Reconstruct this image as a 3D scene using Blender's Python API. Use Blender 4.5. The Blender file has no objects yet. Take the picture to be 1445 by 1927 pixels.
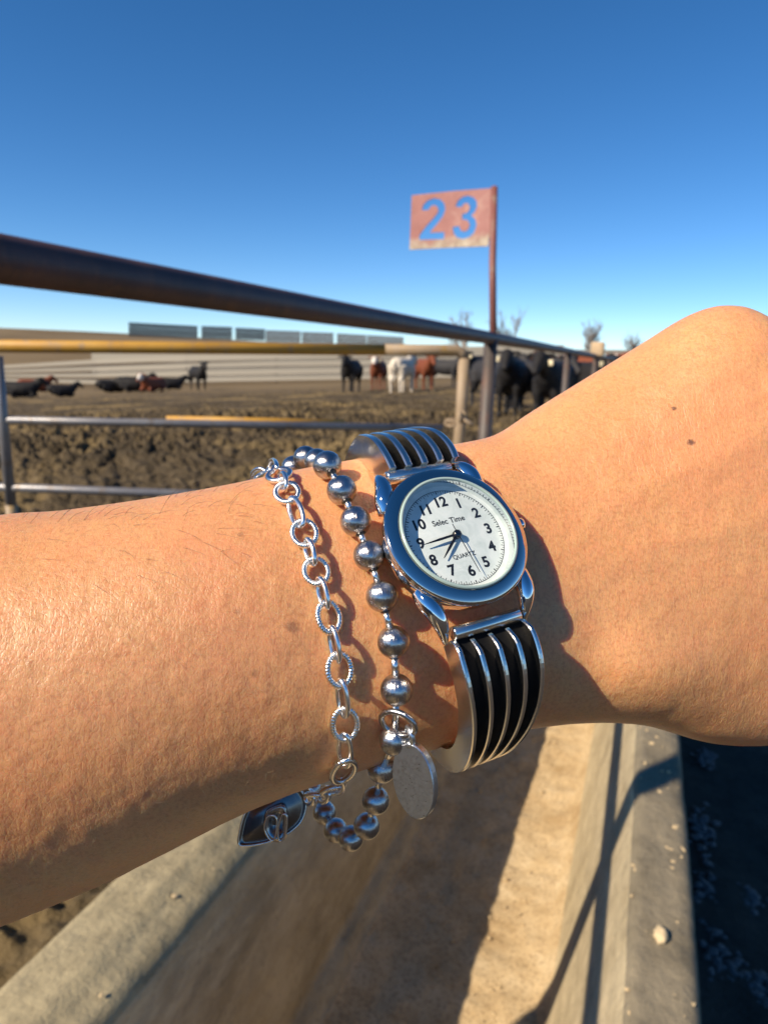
import bpy, bmesh, math, random
import numpy as np
from mathutils import Vector, Matrix
from mathutils.bvhtree import BVHTree

S = bpy.context.scene
COL = S.collection
rad = math.radians
# ------------------------------------------------------------------ camera
FPX, CX, CY, HC = 1336.0, 722.5, 963.5, 1.5          # focal length / centre in photo pixels, camera height
CAMR = Matrix.Rotation(rad(20.12), 3, 'Z') @ Matrix.Rotation(rad(90 - 12.17), 3, 'X') @ Matrix.Rotation(rad(1.5), 3, 'Z')
cd = bpy.data.cameras.new('camera')
cam = bpy.data.objects.new('camera', cd); COL.objects.link(cam)
cam.matrix_world = Matrix.Translation((0, 0, HC)) @ CAMR.to_4x4()
cd.sensor_fit = 'HORIZONTAL'; cd.sensor_width = 36; cd.lens = 36 * FPX / 1445
cd.clip_start = 0.01; cd.clip_end = 5000
cd.dof.use_dof = True; cd.dof.focus_distance = 0.121; cd.dof.aperture_fstop = 44
S.camera = cam
# ------------------------------------------------------------------ sky and sun
SUN = Vector((-0.775, -1.08, 1.0)).normalized()
w = bpy.data.worlds.new('World'); S.world = w; w.use_nodes = True
nt = w.node_tree; bg = nt.nodes['Background']
sk = nt.nodes.new('ShaderNodeTexSky'); sk.sky_type = 'NISHITA'; sk.sun_disc = False
sk.sun_elevation = math.asin(SUN.z); sk.sun_rotation = math.atan2(SUN.x, SUN.y)
sk.altitude = 1200; sk.air_density = 0.7; sk.dust_density = 0.0; sk.ozone_density = 2.5
hs = nt.nodes.new('ShaderNodeHueSaturation'); hs.inputs['Saturation'].default_value = 1.27
nt.links.new(sk.outputs[0], hs.inputs['Color']); nt.links.new(hs.outputs[0], bg.inputs[0]); bg.inputs[1].default_value = 0.102
sl = bpy.data.lights.new('sun', 'SUN'); sl.energy = 5.0; sl.angle = rad(0.55); sl.color = (1, 0.86, 0.68)
so = bpy.data.objects.new('sun', sl); COL.objects.link(so)
so.rotation_euler = SUN.to_track_quat('Z', 'Y').to_euler()
S.view_settings.view_transform = 'Standard'; S.view_settings.look = 'None'
S.view_settings.exposure = 0.6; S.view_settings.gamma = 1; S.view_settings.use_curve_mapping = False
S.render.engine = 'CYCLES'; S.cycles.use_denoising = True; S.cycles.max_bounces = 6; S.cycles.diffuse_bounces = 3; S.cycles.glossy_bounces = 4

random.seed(7); RNG = np.random.default_rng(7)
C0 = Vector((0, 0, HC))
def cv(x, y, z):                         # camera axes (right, up, towards viewer) -> world direction
    return CAMR @ Vector((x, y, z))
def ray(px, py):                         # world direction with unit depth
    return CAMR @ Vector(((px - CX) / FPX, -(py - CY) / FPX, -1))
def P(px, py, d):
    return C0 + ray(px, py) * d

# ------------------------------------------------------------------ helpers
def obj(name, me, m=None, parent=None, label=None, cat=None, group=None, kind=None, smooth=True):
    o = bpy.data.objects.new(name, me); COL.objects.link(o)
    if m is not None and me is not None and not me.materials: me.materials.append(m)
    if me is not None and smooth and len(me.polygons):
        me.polygons.foreach_set('use_smooth', [True] * len(me.polygons)); me.update()
    if parent is not None: o.parent = parent
    if label: o['label'] = label
    if cat: o['category'] = cat
    if group: o['group'] = group
    if kind: o['kind'] = kind
    return o
def empty(name, mat4=None, **k):
    o = obj(name, None, None, **k)
    if mat4 is not None: o.matrix_world = mat4
    return o
def mesh(v, f, name='m'):
    me = bpy.data.meshes.new(name); me.from_pydata([tuple(p) for p in v], [], [tuple(q) for q in f]); me.update(); return me
class MB:
    def __init__(s): s.v = []; s.f = []
    def add(s, v, f):
        n = len(s.v); s.v += [tuple(p) for p in v]; s.f += [tuple(i + n for i in q) for q in f]; return s
    def box(s, lo, hi, M=None):
        v = [Vector((x, y, z)) for z in (lo[2], hi[2]) for y in (lo[1], hi[1]) for x in (lo[0], hi[0])]
        if M: v = [M @ p for p in v]
        return s.add(v, [(0, 2, 3, 1), (4, 5, 7, 6), (0, 1, 5, 4), (2, 6, 7, 3), (0, 4, 6, 2), (1, 3, 7, 5)])
    def tube(s, pts, r, n=10, cap=True, closed=False, squash=None):
        v, f = tube_geo(pts, r, n, cap, closed, squash); return s.add(v, f)
    def mesh(s): return mesh(s.v, s.f)
def tube_geo(pts, r, n=10, cap=True, closed=False, squash=None):
    pts = [Vector(p) for p in pts]; k = len(pts)
    rs = r if isinstance(r, (list, tuple, np.ndarray)) else [r] * k
    v = []; f = []; up = None
    for i, p in enumerate(pts):
        if closed: t = pts[(i + 1) % k] - pts[i - 1]
        else: t = pts[min(i + 1, k - 1)] - pts[max(i - 1, 0)]
        t.normalize()
        if up is None:
            up = Vector((0, 0, 1)) if abs(t.z) < .9 else Vector((1, 0, 0))
        up = (up - t * up.dot(t)).normalized(); sd = t.cross(up)
        for j in range(n):
            a = 2 * math.pi * j / n
            v.append(p + (up * math.cos(a) + sd * math.sin(a)) * rs[i])
    m = k if closed else k - 1
    for i in range(m):
        for j in range(n):
            a, b = i * n + j, i * n + (j + 1) % n; c, d = ((i + 1) % k) * n + (j + 1) % n, ((i + 1) % k) * n + j
            f.append((a, d, c, b))
    if cap and not closed:
        f.append(tuple(range(n))); f.append(tuple(reversed(range((k - 1) * n, k * n))))
    return v, f
def catmull(pts, n, closed=False):
    pts = [Vector(p) for p in pts]; out = []; k = len(pts)
    g = (lambda i: pts[i % k]) if closed else (lambda i: pts[max(0, min(k - 1, i))])
    for i in range(k if closed else k - 1):
        a, b, c, d = g(i - 1), g(i), g(i + 1), g(i + 2)
        for j in range(n):
            t = j / n
            out.append(0.5 * ((2 * b) + (c - a) * t + (2 * a - 5 * b + 4 * c - d) * t * t + (3 * b - a - 3 * c + d) * t ** 3))
    if not closed: out.append(pts[-1])
    return out
def lathe(prof, n=64):
    v = []; f = []; k = len(prof)
    for j in range(n):
        a = 2 * math.pi * j / n
        for r, z in prof: v.append((r * math.cos(a), r * math.sin(a), z))
    for j in range(n):
        for i in range(k - 1):
            a = j * k + i; b = ((j + 1) % n) * k + i
            f.append((a, b, b + 1, a + 1))
    return v, f
def ev_mesh(o):                          # evaluated copy of an object's mesh; the object is removed
    dg = bpy.context.evaluated_depsgraph_get(); dg.update()
    me = bpy.data.meshes.new_from_object(o.evaluated_get(dg)); d = o.data
    bpy.data.objects.remove(o)
    return me
def fuse(mb, voxel, smooth=6, name='fused'):
    o = obj(name, mb.mesh())
    m = o.modifiers.new('r', 'REMESH'); m.mode = 'VOXEL'; m.voxel_size = voxel; m.use_smooth_shade = True
    s = o.modifiers.new('s', 'SMOOTH'); s.factor = .5; s.iterations = smooth
    return ev_mesh(o)
def bev(me, width, seg=2, angle=30):
    o = obj('b', me); b = o.modifiers.new('b', 'BEVEL'); b.width = width; b.segments = seg; b.limit_method = 'ANGLE'; b.angle_limit = rad(angle)
    return ev_mesh(o)

# ------------------------------------------------------------------ materials
def M_(name):
    m = bpy.data.materials.new(name); m.use_nodes = True
    return m, m.node_tree, m.node_tree.nodes['Principled BSDF']
class NT:
    def __init__(s, name):
        s.m, s.t, s.b = M_(name); s.co = s.n('ShaderNodeTexCoord')
    def n(s, kind, **k):
        q = s.t.nodes.new(kind)
        for a, b in k.items(): setattr(q, a, b)
        return q
    def l(s, a, b): s.t.links.new(a, b)
    def vec(s, scale, space='Object'):
        mp = s.n('ShaderNodeMapping'); mp.inputs['Scale'].default_value = scale if isinstance(scale, tuple) else (scale,) * 3
        s.l(s.co.outputs[space], mp.inputs[0]); return mp.outputs[0]
    def noise(s, scale, det=4, rough=.55, space='Object', dist=0):
        q = s.n('ShaderNodeTexNoise'); q.inputs['Scale'].default_value = 1; q.inputs['Detail'].default_value = det
        q.inputs['Roughness'].default_value = rough; q.inputs['Distortion'].default_value = dist
        s.l(s.vec(scale, space), q.inputs['Vector']); return q.outputs[0]
    def voro(s, scale, feat='F1', space='Object', rnd=1):
        q = s.n('ShaderNodeTexVoronoi', feature=feat); q.inputs['Scale'].default_value = 1; q.inputs['Randomness'].default_value = rnd
        s.l(s.vec(scale, space), q.inputs['Vector']); return q.outputs['Distance']
    def ramp(s, src, stops):
        q = s.n('ShaderNodeValToRGB'); e = q.color_ramp.elements
        while len(e) < len(stops): e.new(.5)
        for x, (p, c) in zip(e, stops):
            x.position = p; x.color = (c if isinstance(c, tuple) else (c, c, c)) + (1,)
        s.l(src, q.inputs[0]); return q.outputs[0]
    def mix(s, fac, a, b, mode='MIX'):
        q = s.n('ShaderNodeMix', data_type='RGBA', blend_type=mode)
        for i, x in ((0, fac), (6, a), (7, b)):
            if isinstance(x, (int, float)): q.inputs[i].default_value = x
            elif isinstance(x, tuple): q.inputs[i].default_value = x + (1,)
            else: s.l(x, q.inputs[i])
        return q.outputs[2]
    def math(s, op, a, b=0.0, c=None):
        q = s.n('ShaderNodeMath', operation=op)
        for i, x in enumerate((a, b) if c is None else (a, b, c)):
            if isinstance(x, (int, float)): q.inputs[i].default_value = x
            else: s.l(x, q.inputs[i])
        return q.outputs[0]
    def bump(s, h, strength, dist, prev=None):
        q = s.n('ShaderNodeBump'); q.inputs['Strength'].default_value = strength; q.inputs['Distance'].default_value = dist
        s.l(h, q.inputs['Height'])
        if prev is not None: s.l(prev, q.inputs['Normal'])
        return q.outputs[0]
    def set(s, **k):
        nm = dict(base='Base Color', rough='Roughness', metal='Metallic', normal='Normal', spec='Specular IOR Level')
        for a, b in k.items():
            i = s.b.inputs[nm.get(a, a)]
            if isinstance(b, (int, float)): i.default_value = b
            elif isinstance(b, tuple): i.default_value = b + ((1,) if len(b) == 3 and i.type == 'RGBA' else ())
            else: s.l(b, i)
        return s
def plain(name, base, rough=.5, metal=0, spec=.5):
    q = NT(name); q.set(base=base, rough=rough, metal=metal, spec=spec); return q.m
def metal(name, base, rough, scr=0, scale=900, var=.12):
    q = NT(name); q.set(metal=1.0)
    n = q.noise(scale * .25, 5, .6)
    q.set(base=q.mix(n, tuple(c * (1 - var) for c in base), tuple(min(1, c * (1 + var)) for c in base)))
    q.set(rough=q.math('MULTIPLY_ADD', n, rough * .9, rough * .55))
    if scr: q.set(normal=q.bump(q.noise((scale * 3, scale * .25, scale * 2), 3), scr, .0001))
    return q.m
CHROME = metal('polished chrome', (.74, .75, .77), .05)
BEZELM = metal('polished bezel', (.62, .57, .53), .06)
SILVER = metal('worn silver', (.80, .77, .71), .20, .06)
SILVER2 = metal('bright silver', (.90, .88, .85), .22, .05)
SQ = NT('scratched steel'); SN = SQ.noise((2600, 420, 1500), 4, .7, dist=.6); SN2 = SQ.noise(420, 4, .6)
SQ.set(metal=1.0, base=SQ.ramp(SN2, [(.35, (.34, .33, .33)), (.65, (.60, .585, .57))]), rough=SQ.math('MULTIPLY_ADD', SN, .26, .10), normal=SQ.bump(SN, .55, .00016, SQ.bump(SN2, .25, .0003))); STEEL = SQ.m
TQ = NT('brushed silver tag'); TQ.set(metal=1.0, base=(.60, .635, .67), rough=TQ.math('MULTIPLY_ADD', TQ.noise((900, 3500, 2500), 4, .7), .22, .20), normal=TQ.bump(TQ.noise((5000, 2200, 3000), 3, .7), .12, .00012)); TAGM = TQ.m
BLACKOX = plain('black oxidised silver', (.004, .004, .0045), .75, 0, .15)
DARKMET = metal('oxidised silver', (.10, .095, .09), .25, .1)
INK = plain('black dial ink', (.012, .012, .014), .4)
HANDM = plain('dark hand metal', (.03, .03, .034), .25, .6)

def skin_mat(moles):
    q = NT('sunlit tanned skin')
    big = q.noise(38, 4, .55); mid = q.noise(260, 3, .6); fine = q.noise(1500, 2, .6)
    c = q.ramp(big, [(.3, (.60, .290, .120)), (.7, (.66, .355, .158))])
    c = q.mix(q.ramp(mid, [(.42, 0.), (.7, .4)]), c, (.68, .27, .12))
    c = q.mix(q.ramp(fine, [(.33, .35), (.55, 0.)]), c, (.36, .14, .05))
    c = q.mix(q.ramp(q.noise(16, 3, .6, dist=.5), [(.45, 0.), (.68, .45)]), c, (.67, .285, .145))
    for p, r, k in moles:
        d = q.n('ShaderNodeVectorMath', operation='DISTANCE'); q.l(q.co.outputs['Object'], d.inputs[0]); d.inputs[1].default_value = p
        dd = q.math('ADD', d.outputs['Value'], q.math('MULTIPLY_ADD', q.noise(1700, 2), r * 1.1, -r * .55))
        c = q.mix(q.ramp(q.math('DIVIDE', dd, r), [(.35, k), (1., 0.)]), c, (.15, .055, .03))
    q.set(base=c)
    # relief: pores / goose bumps, criss-cross lines, soft lumps
    h1 = q.voro((900, 760, 820), 'SMOOTH_F1'); h2 = q.noise(700, 3, .6); h3 = q.noise((1700, 380, 900), 4, .7, dist=.4)
    h4 = q.voro((1500, 1100, 1300), 'DISTANCE_TO_EDGE')
    n = q.bump(q.noise(90, 3), .25, .0005)
    n = q.bump(h2, .4, .00018, n)
    n = q.bump(h1, .35, .00013, n)
    n = q.bump(h3, .5, .00023, n)
    n = q.bump(q.ramp(h4, [(0., 0.), (.16, 1.)]), .25, .00010, n)
    q.set(normal=n, rough=q.math('MULTIPLY_ADD', fine, .30, .26), spec=.5)
    q.b.subsurface_method = 'RANDOM_WALK'
    q.set(**{'Subsurface Weight': .85, 'Subsurface Scale': .003})
    q.b.inputs['Subsurface Radius'].default_value = (1.0, .35, .18)
    return q.m

# ------------------------------------------------------------------ ground
def vnoise(x, y, seed=0):
    xi = np.floor(x).astype(np.int64); yi = np.floor(y).astype(np.int64); fx = x - xi; fy = y - yi
    fx = fx * fx * (3 - 2 * fx); fy = fy * fy * (3 - 2 * fy)
    def h(a, b):
        n = (a * 374761393 + b * 668265263 + seed * 1274126177) & 0xffffffff
        n = ((n ^ (n >> 13)) * 1274126177) & 0xffffffff
        return ((n ^ (n >> 16)) & 0xffff) / 65535.0
    return (h(xi, yi) * (1 - fx) + h(xi + 1, yi) * fx) * (1 - fy) + (h(xi, yi + 1) * (1 - fx) + h(xi + 1, yi + 1) * fx) * fy
def sstep(a, b, x):
    t = np.clip((x - a) / (b - a), 0, 1); return t * t * (3 - 2 * t)
def terrain(x, y, clods=True):
    x = np.asarray(x, float); y = np.asarray(y, float); d = np.hypot(x, y)
    z = -.05 * np.clip(-x - 9, 0, 60) * sstep(5, 25, d) * (1 - sstep(105, 190, d))
    z = z + 9.5 * sstep(110, 330, d) * sstep(-.10, .75, -x / (d + 1e-6)) 
    pen = sstep(.95, 1.5, -x)
    if clods:
        amp = pen * (1 + .8 * sstep(6, 13, d)) * (1 - .62 * sstep(13 + 9 * vnoise(x * .35, y * .35, 21), 22 + 9 * vnoise(x * .35, y * .35, 21), d)) * (1 - sstep(34, 60, d)) * (.35 + 1.1 * vnoise(x * .55 + 3, y * .55, 22))
        n1 = vnoise(x * 1.3, y * 1.3, 1); n2 = vnoise(x * 3.7 + 9, y * 3.7, 2); n3 = vnoise(x * 8.3, y * 8.3 + 4, 3); n4 = vnoise(x * 19, y * 19, 4); n5 = vnoise(x * 43, y * 43, 5)
        rid = 1 - np.abs(2 * n2 - 1); rid3 = 1 - np.abs(2 * n3 - 1)
        z = z + amp * (.09 * (n1 - .5) + .085 * (rid - .6) + .11 * (rid3 - .6) + .06 * (n4 - .5) + .025 * (n5 - .5))
        z = z + pen * .16 * sstep(7, 11, d) * (1 - sstep(15, 20, d)) * vnoise(x * .5, y * .5, 8)
        z = z + (1 - pen) * .02 * (n3 - .5)
    return z
def ground_hit(px, py):
    r = ray(px, py); t = 1.0
    while t < 600:
        p = C0 + r * t
        if p.z < float(terrain(p.x, p.y, False)): return p
        t *= 1.004
    return C0 + r * 300
def build_ground():
    az0 = np.radians(np.linspace(-84, 26, 940)); az1 = np.radians(np.linspace(26, 276, 64))[1:-1]
    az = np.concatenate([az0, az1]); na = len(az)
    ds = np.concatenate([np.linspace(.02, .9, 8)[:-1], np.geomspace(.9, 40, 560), np.geomspace(40, 3500, 70)[1:]]); nd = len(ds)
    A, D = np.meshgrid(az, ds); x = D * np.sin(A); y = D * np.cos(A); z = terrain(x, y)
    v = np.stack([x, y, z], -1).reshape(-1, 3)
    i = np.arange(nd - 1)[:, None] * na; j = np.arange(na)[None, :]; j2 = (j + 1) % na
    f = np.stack([i + j, i + j2, i + na + j2, i + na + j], -1).reshape(-1, 4)[:, ::-1]
    me = bpy.data.meshes.new('ground'); me.vertices.add(len(v)); me.vertices.foreach_set('co', v.ravel())
    me.loops.add(f.size); me.loops.foreach_set('vertex_index', f.ravel().astype(np.int32))
    me.polygons.add(len(f)); me.polygons.foreach_set('loop_start', np.arange(0, f.size, 4, dtype=np.int32))
    me.update(calc_edges=True); me.validate()
    q = NT('trampled pen dirt')
    c = q.ramp(q.noise(2.2, 6, .65), [(.3, (.045, .033, .018)), (.55, (.095, .070, .039)), (.75, (.15, .112, .062))])
    c = q.mix(q.ramp(q.noise(.8, 3, .6), [(.45, 0.), (.62, .7)]), c, q.ramp(q.noise(5, 5, .7), [(.35, (.030, .023, .014)), (.65, (.062, .047, .028))]))
    straw = q.ramp(q.noise((.35, .35, .35), 4, .6), [(.50, 0.), (.62, .75)])
    c = q.mix(straw, c, (.24, .17, .075))
    far = q.ramp(q.noise(.02, 5), [(.35, (.115, .080, .040)), (.65, (.205, .150, .080))])
    ln = q.n('ShaderNodeVectorMath', operation='LENGTH'); q.l(q.co.outputs['Object'], ln.inputs[0])
    c = q.mix(q.ramp(q.math('DIVIDE', ln.outputs['Value'], 60), [(.55, 0.), (1., 1.)]), c, far)
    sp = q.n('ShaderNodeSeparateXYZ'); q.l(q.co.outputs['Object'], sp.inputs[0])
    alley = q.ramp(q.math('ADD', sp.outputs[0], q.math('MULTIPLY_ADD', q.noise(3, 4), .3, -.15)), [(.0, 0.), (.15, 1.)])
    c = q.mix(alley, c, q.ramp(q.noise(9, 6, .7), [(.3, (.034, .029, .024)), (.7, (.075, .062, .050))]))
    q.set(base=c, rough=.95, spec=.2, normal=q.bump(q.noise(26, 6, .7), .9, .03))
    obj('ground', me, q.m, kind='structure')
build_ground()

# ------------------------------------------------------------------ feed bunk
def concrete(name, c0, c1, dust=None):
    q = NT(name)
    c = q.ramp(q.noise(4.5, 7, .7), [(.36, c0), (.62, c1)])
    c = q.mix(q.ramp(q.noise((9, 3, 9), 6, .75, dist=.5), [(.52, 0.), (.66, .55)]), c, tuple(x * .62 for x in c0))
    c = q.mix(q.ramp(q.noise((30, 9, 30), 5, .7), [(.45, 0.), (.75, .6)]), c, tuple(x * 1.35 for x in c1))
    c = q.mix(q.ramp(q.noise(70, 4, .7), [(.56, 0.), (.70, .55)]), c, tuple(x * .5 for x in c0))
    h = q.noise(160, 5, .7); h2 = q.noise(14, 4, .6)
    q.set(base=c, rough=.9, spec=.25, normal=q.bump(h, .5, .004, q.bump(h2, .5, .02)))
    return q.m
TOPZ, FLZ = HC - .91, HC - .91 - .51
def build_bunk():
    y0, y1 = -2.0, 46.0
    prof = [(-.86, 0.0), (-.812, TOPZ - .03), (-.800, TOPZ), (-.705, TOPZ + .008), (-.690, TOPZ - .002), (-.645, TOPZ - .012), (-.632, TOPZ - .03), (-.575, FLZ + .07), (-.53, FLZ + .02), (-.45, FLZ),
            (-.20, FLZ - .004), (-.11, FLZ + .012), (-.080, FLZ + .06), (.035, TOPZ - .045), (.048, TOPZ - .010), (.058, TOPZ + .004), (.140, TOPZ + .002), (.154, TOPZ - .010), (.160, TOPZ - .05), (.175, 0.0)]
    mi = [0, 0, 0, 0, 0, 0, 1, 1, 2, 2, 2, 2, 1, 1, 3, 3, 3, 3, 3]
    # resample profile finely, noise the surface
    pts = []; mm = []
    for i in range(len(prof) - 1):
        (xa, za), (xb, zb) = prof[i], prof[i + 1]; n = max(1, int(math.hypot(xb - xa, zb - za) / .012))
        for k in range(n): pts.append((xa + (xb - xa) * k / n, za + (zb - za) * k / n)); mm.append(mi[i])
    pts.append(prof[-1])
    ys = np.concatenate([np.linspace(y0, .3, 40)[:-1], np.linspace(.3, 4.5, 360)[:-1], np.geomspace(4.5, y1, 160)])
    px = np.array(pts); n = len(pts)
    Y, X = np.meshgrid(ys, px[:, 0], indexing='ij'); _, Z = np.meshgrid(ys, px[:, 1], indexing='ij')
    u = np.arange(n)[None, :] * .012
    nz = .0055 * (vnoise(Y * 9, u * 9 + 3, 11) - .5) + .0028 * (vnoise(Y * 40, u * 40, 12) - .5) + .012 * (vnoise(Y * 1.6, u * 2, 13) - .5)
    fl = ((X > -.56) & (X < -.09)).astype(float)
    nz = nz + fl * (.008 * vnoise(Y * 22, X * 22, 14) + .004 * vnoise(Y * 60, X * 60, 15))
    Z2 = Z + nz; X2 = X + .5 * nz
    me_v = np.stack([X2, Y, Z2], -1).reshape(-1, 3); i = np.arange(len(ys) - 1)[:, None] * n; j = np.arange(n - 1)[None, :]
    f = np.stack([i + j, i + j + 1, i + n + j + 1, i + n + j], -1).reshape(-1, 4)
    me = mesh(me_v.tolist(), f.tolist(), 'feed_bunk')
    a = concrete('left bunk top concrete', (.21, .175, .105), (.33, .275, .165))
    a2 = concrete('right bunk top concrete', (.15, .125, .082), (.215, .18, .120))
    b = concrete('bunk side concrete', (.32, .255, .15), (.44, .36, .225))
    q = NT('feed dust on bunk floor')
    c = q.ramp(q.noise(7, 6, .7), [(.3, (.37, .25, .12)), (.5, (.52, .385, .215)), (.7, (.61, .48, .295))])
    c = q.mix(q.ramp(q.noise(120, 3, .7), [(.5, 0.), (.66, .6)]), c, (.17, .105, .05))
    q.set(base=c, rough=.95, spec=.15, normal=q.bump(q.noise(150, 5, .75), .5, .006))
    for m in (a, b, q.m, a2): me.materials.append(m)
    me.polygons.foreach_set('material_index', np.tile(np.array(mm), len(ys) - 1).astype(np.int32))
    obj('feed_bunk', me, None, label='long pale concrete feed trough running away below the arm', cat='trough')
    # debris lying on the walls and floor
    mb = MB()
    ico = bmesh.new(); bmesh.ops.create_icosphere(ico, subdivisions=1, radius=1); iv = [v.co.copy() for v in ico.verts]; jf = [tuple(v.index for v in p.verts) for p in ico.faces]; ico.free()
    for k in range(620):
        zone = random.random(); y = random.uniform(.6, 3.2) if zone < .8 else random.uniform(3.2, 9)
        if zone < .30: x = random.uniform(.05, .15); z = TOPZ + .003
        elif zone < .45: x = random.uniform(-.79, -.64); z = TOPZ + .002
        else: x = random.uniform(-.5, -.1); z = FLZ + .008
        r = random.uniform(.0015, .005) * (1 if random.random() < .93 else 1.7)
        Mx = Matrix.Translation((x, y, z)) @ Matrix.Rotation(random.uniform(0, 6.3), 4, 'Z') @ Matrix.Diagonal((r * random.uniform(.7, 2.0), r, r * .6, 1))
        mb.add([Mx @ (p * random.uniform(.75, 1.2)) for p in iv], jf)
    obj('feed_crumbs', mb.mesh(), plain('dry feed', (.48, .36, .20), .95), kind='stuff', label='crumbs of dry feed scattered on the concrete trough', cat='feed', smooth=False)
    mb = MB(); c = P(1243, 1770, .91 / (-ray(1243, 1770).z)); c.z = TOPZ + .010
    bm = bmesh.new(); bmesh.ops.create_icosphere(bm, subdivisions=3, radius=1)
    for v in bm.verts:
        n = vnoise(np.array(v.co.x * 3 + 7), np.array(v.co.y * 3 + v.co.z * 2), 3); n2 = vnoise(np.array(v.co.x * 8), np.array(v.co.y * 8 + v.co.z * 5), 4)
        v.co *= .75 + .4 * float(n) + .18 * float(n2)
    me = bpy.data.meshes.new('clod'); bm.to_mesh(me); bm.free()
    me.transform(Matrix.Translation(c) @ Matrix.Diagonal((.011, .017, .010, 1)))
    obj('feed_clod', me, plain('feed clod', (.50, .39, .23), .95), label='small tan lump of feed lying on the right trough wall', cat='clod')
build_bunk()
# snow lingering in the shade beside the bunk
def snow():
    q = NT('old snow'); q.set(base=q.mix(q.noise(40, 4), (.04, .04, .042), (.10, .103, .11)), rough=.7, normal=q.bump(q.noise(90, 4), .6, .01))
    mb = MB(); rs = random.Random(11)
    bm = bmesh.new(); bmesh.ops.create_icosphere(bm, subdivisions=1, radius=1); iv = [v.co.copy() for v in bm.verts]; jf = [tuple(v.index for v in p.verts) for p in bm.faces]; bm.free()
    for (px, py, sx, sy) in [(1322, 1560, .03, .10), (1330, 1690, .035, .14), (1370, 1815, .06, .06), (1420, 1850, .05, .05), (1330, 1425, .04, .05), (1410, 1690, .03, .03)]:
        r = ray(px, py); p = C0 + r * (HC - .01) / -r.z
        for k in range(70):
            c = Vector((p.x + rs.gauss(0, sx * .5), p.y + rs.gauss(0, sy * .6), .004)); q_ = rs.uniform(.004, .016)
            Mx = Matrix.Translation(c) @ Matrix.Rotation(rs.uniform(0, 6), 4, 'Z') @ Matrix.Diagonal((q_ * rs.uniform(.8, 1.6), q_, q_ * .35, 1))
            mb.add([Mx @ (v * rs.uniform(.75, 1.2)) for v in iv], jf)
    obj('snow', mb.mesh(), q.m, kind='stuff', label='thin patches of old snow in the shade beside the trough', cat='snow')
snow()

# ------------------------------------------------------------------ pipe fence along the bunk
def rusty(name, c0, c1, rust=(.16, .07, .035), amt=.5, metal_=.0, rough=.55):
    q = NT(name)
    c = q.ramp(q.noise(6, 5, .65), [(.3, c0), (.7, c1)])
    c = q.mix(q.ramp(q.noise((16, 16, 7), 6, .7), [(.62 - amt * .25, 0.), (.72, 1.)]), c, rust)
    q.set(base=c, rough=rough, metal=metal_, normal=q.bump(q.noise(90, 5, .7), .25, .004))
    return q.m
RAILM = rusty('dark brown oilfield pipe', (.034, .015, .016), (.080, .036, .032), (.12, .048, .026), .4, 0, .55)
POSTM = rusty('weathered brown post', (.045, .036, .032), (.08, .063, .054), (.11, .055, .035), .5)
GREYM = rusty('bare grey pipe', (.16, .16, .175), (.24, .235, .235), (.17, .125, .085), .3, .4, .42)
YELM = rusty('yellow painted pipe', (.42, .21, .02), (.50, .27, .035), (.28, .19, .11), .45, 0, .55)
BEIGEM = rusty('peeling pale yellow pipe', (.26, .185, .11), (.33, .25, .165), (.33, .20, .04), .4, 0, .6)
SIGNM = rusty('faded red sign steel', (.15, .050, .038), (.21, .075, .06), (.23, .15, .11), .35, 0, .6)
XR, ZR = -.915, HC + .127
def rail_line(y, k=0):
    return Vector((XR, y, ZR + .02 * math.sin(y * .35) * .25 + .001 * y))
fence = empty('pipe_fence', Matrix.Translation((XR, 4.25, 0)), label='dark brown pipe rail on posts running along the trough', cat='fence')
def child(name, me, m, par, **k):
    o = obj(name, me, m, par, **k); o.matrix_parent_inverse = par.matrix_world.inverted() if par.type != 'EMPTY' or True else Matrix(); return o
bpy.context.view_layer.update()
mb = MB(); mb.tube([rail_line(y) for y in np.concatenate([np.linspace(-3, 6, 40), np.linspace(6.5, 46, 60)])], .0365, 20)
child('rail', mb.mesh(), RAILM, fence)
for y in (.17, 4.25, 8.35, 12.4, 16.5, 20.6, 24.7):
    mb = MB(); top = 2.35 if y == .17 else (ZR + .005)
    mb.tube([(XR - .01, y, -.3), (XR - .008, y, .6), (XR, y, top)], .040 if y != .17 else .036, 18)
    child('post', mb.mesh(), POSTM, fence)
# block of wood standing on the rail far down
blk = P(1141, 653, 12.9)
mb = MB(); mb.box((-.10, -.09, -.13), (.11, .09, .10)); me = bev(mb.mesh(), .025, 2); me.transform(Matrix.Translation((XR + .02, 12.4, ZR + .135)))
qw = NT('weathered pale wood'); qw.set(base=qw.ramp(qw.noise((30, 30, 4), 4), [(.3, (.40, .28, .16)), (.7, (.58, .43, .27))]), rough=.85)
obj('wood_block', me, qw.m, label='pale wooden block sitting on the brown rail by the hand', cat='block')

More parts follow.
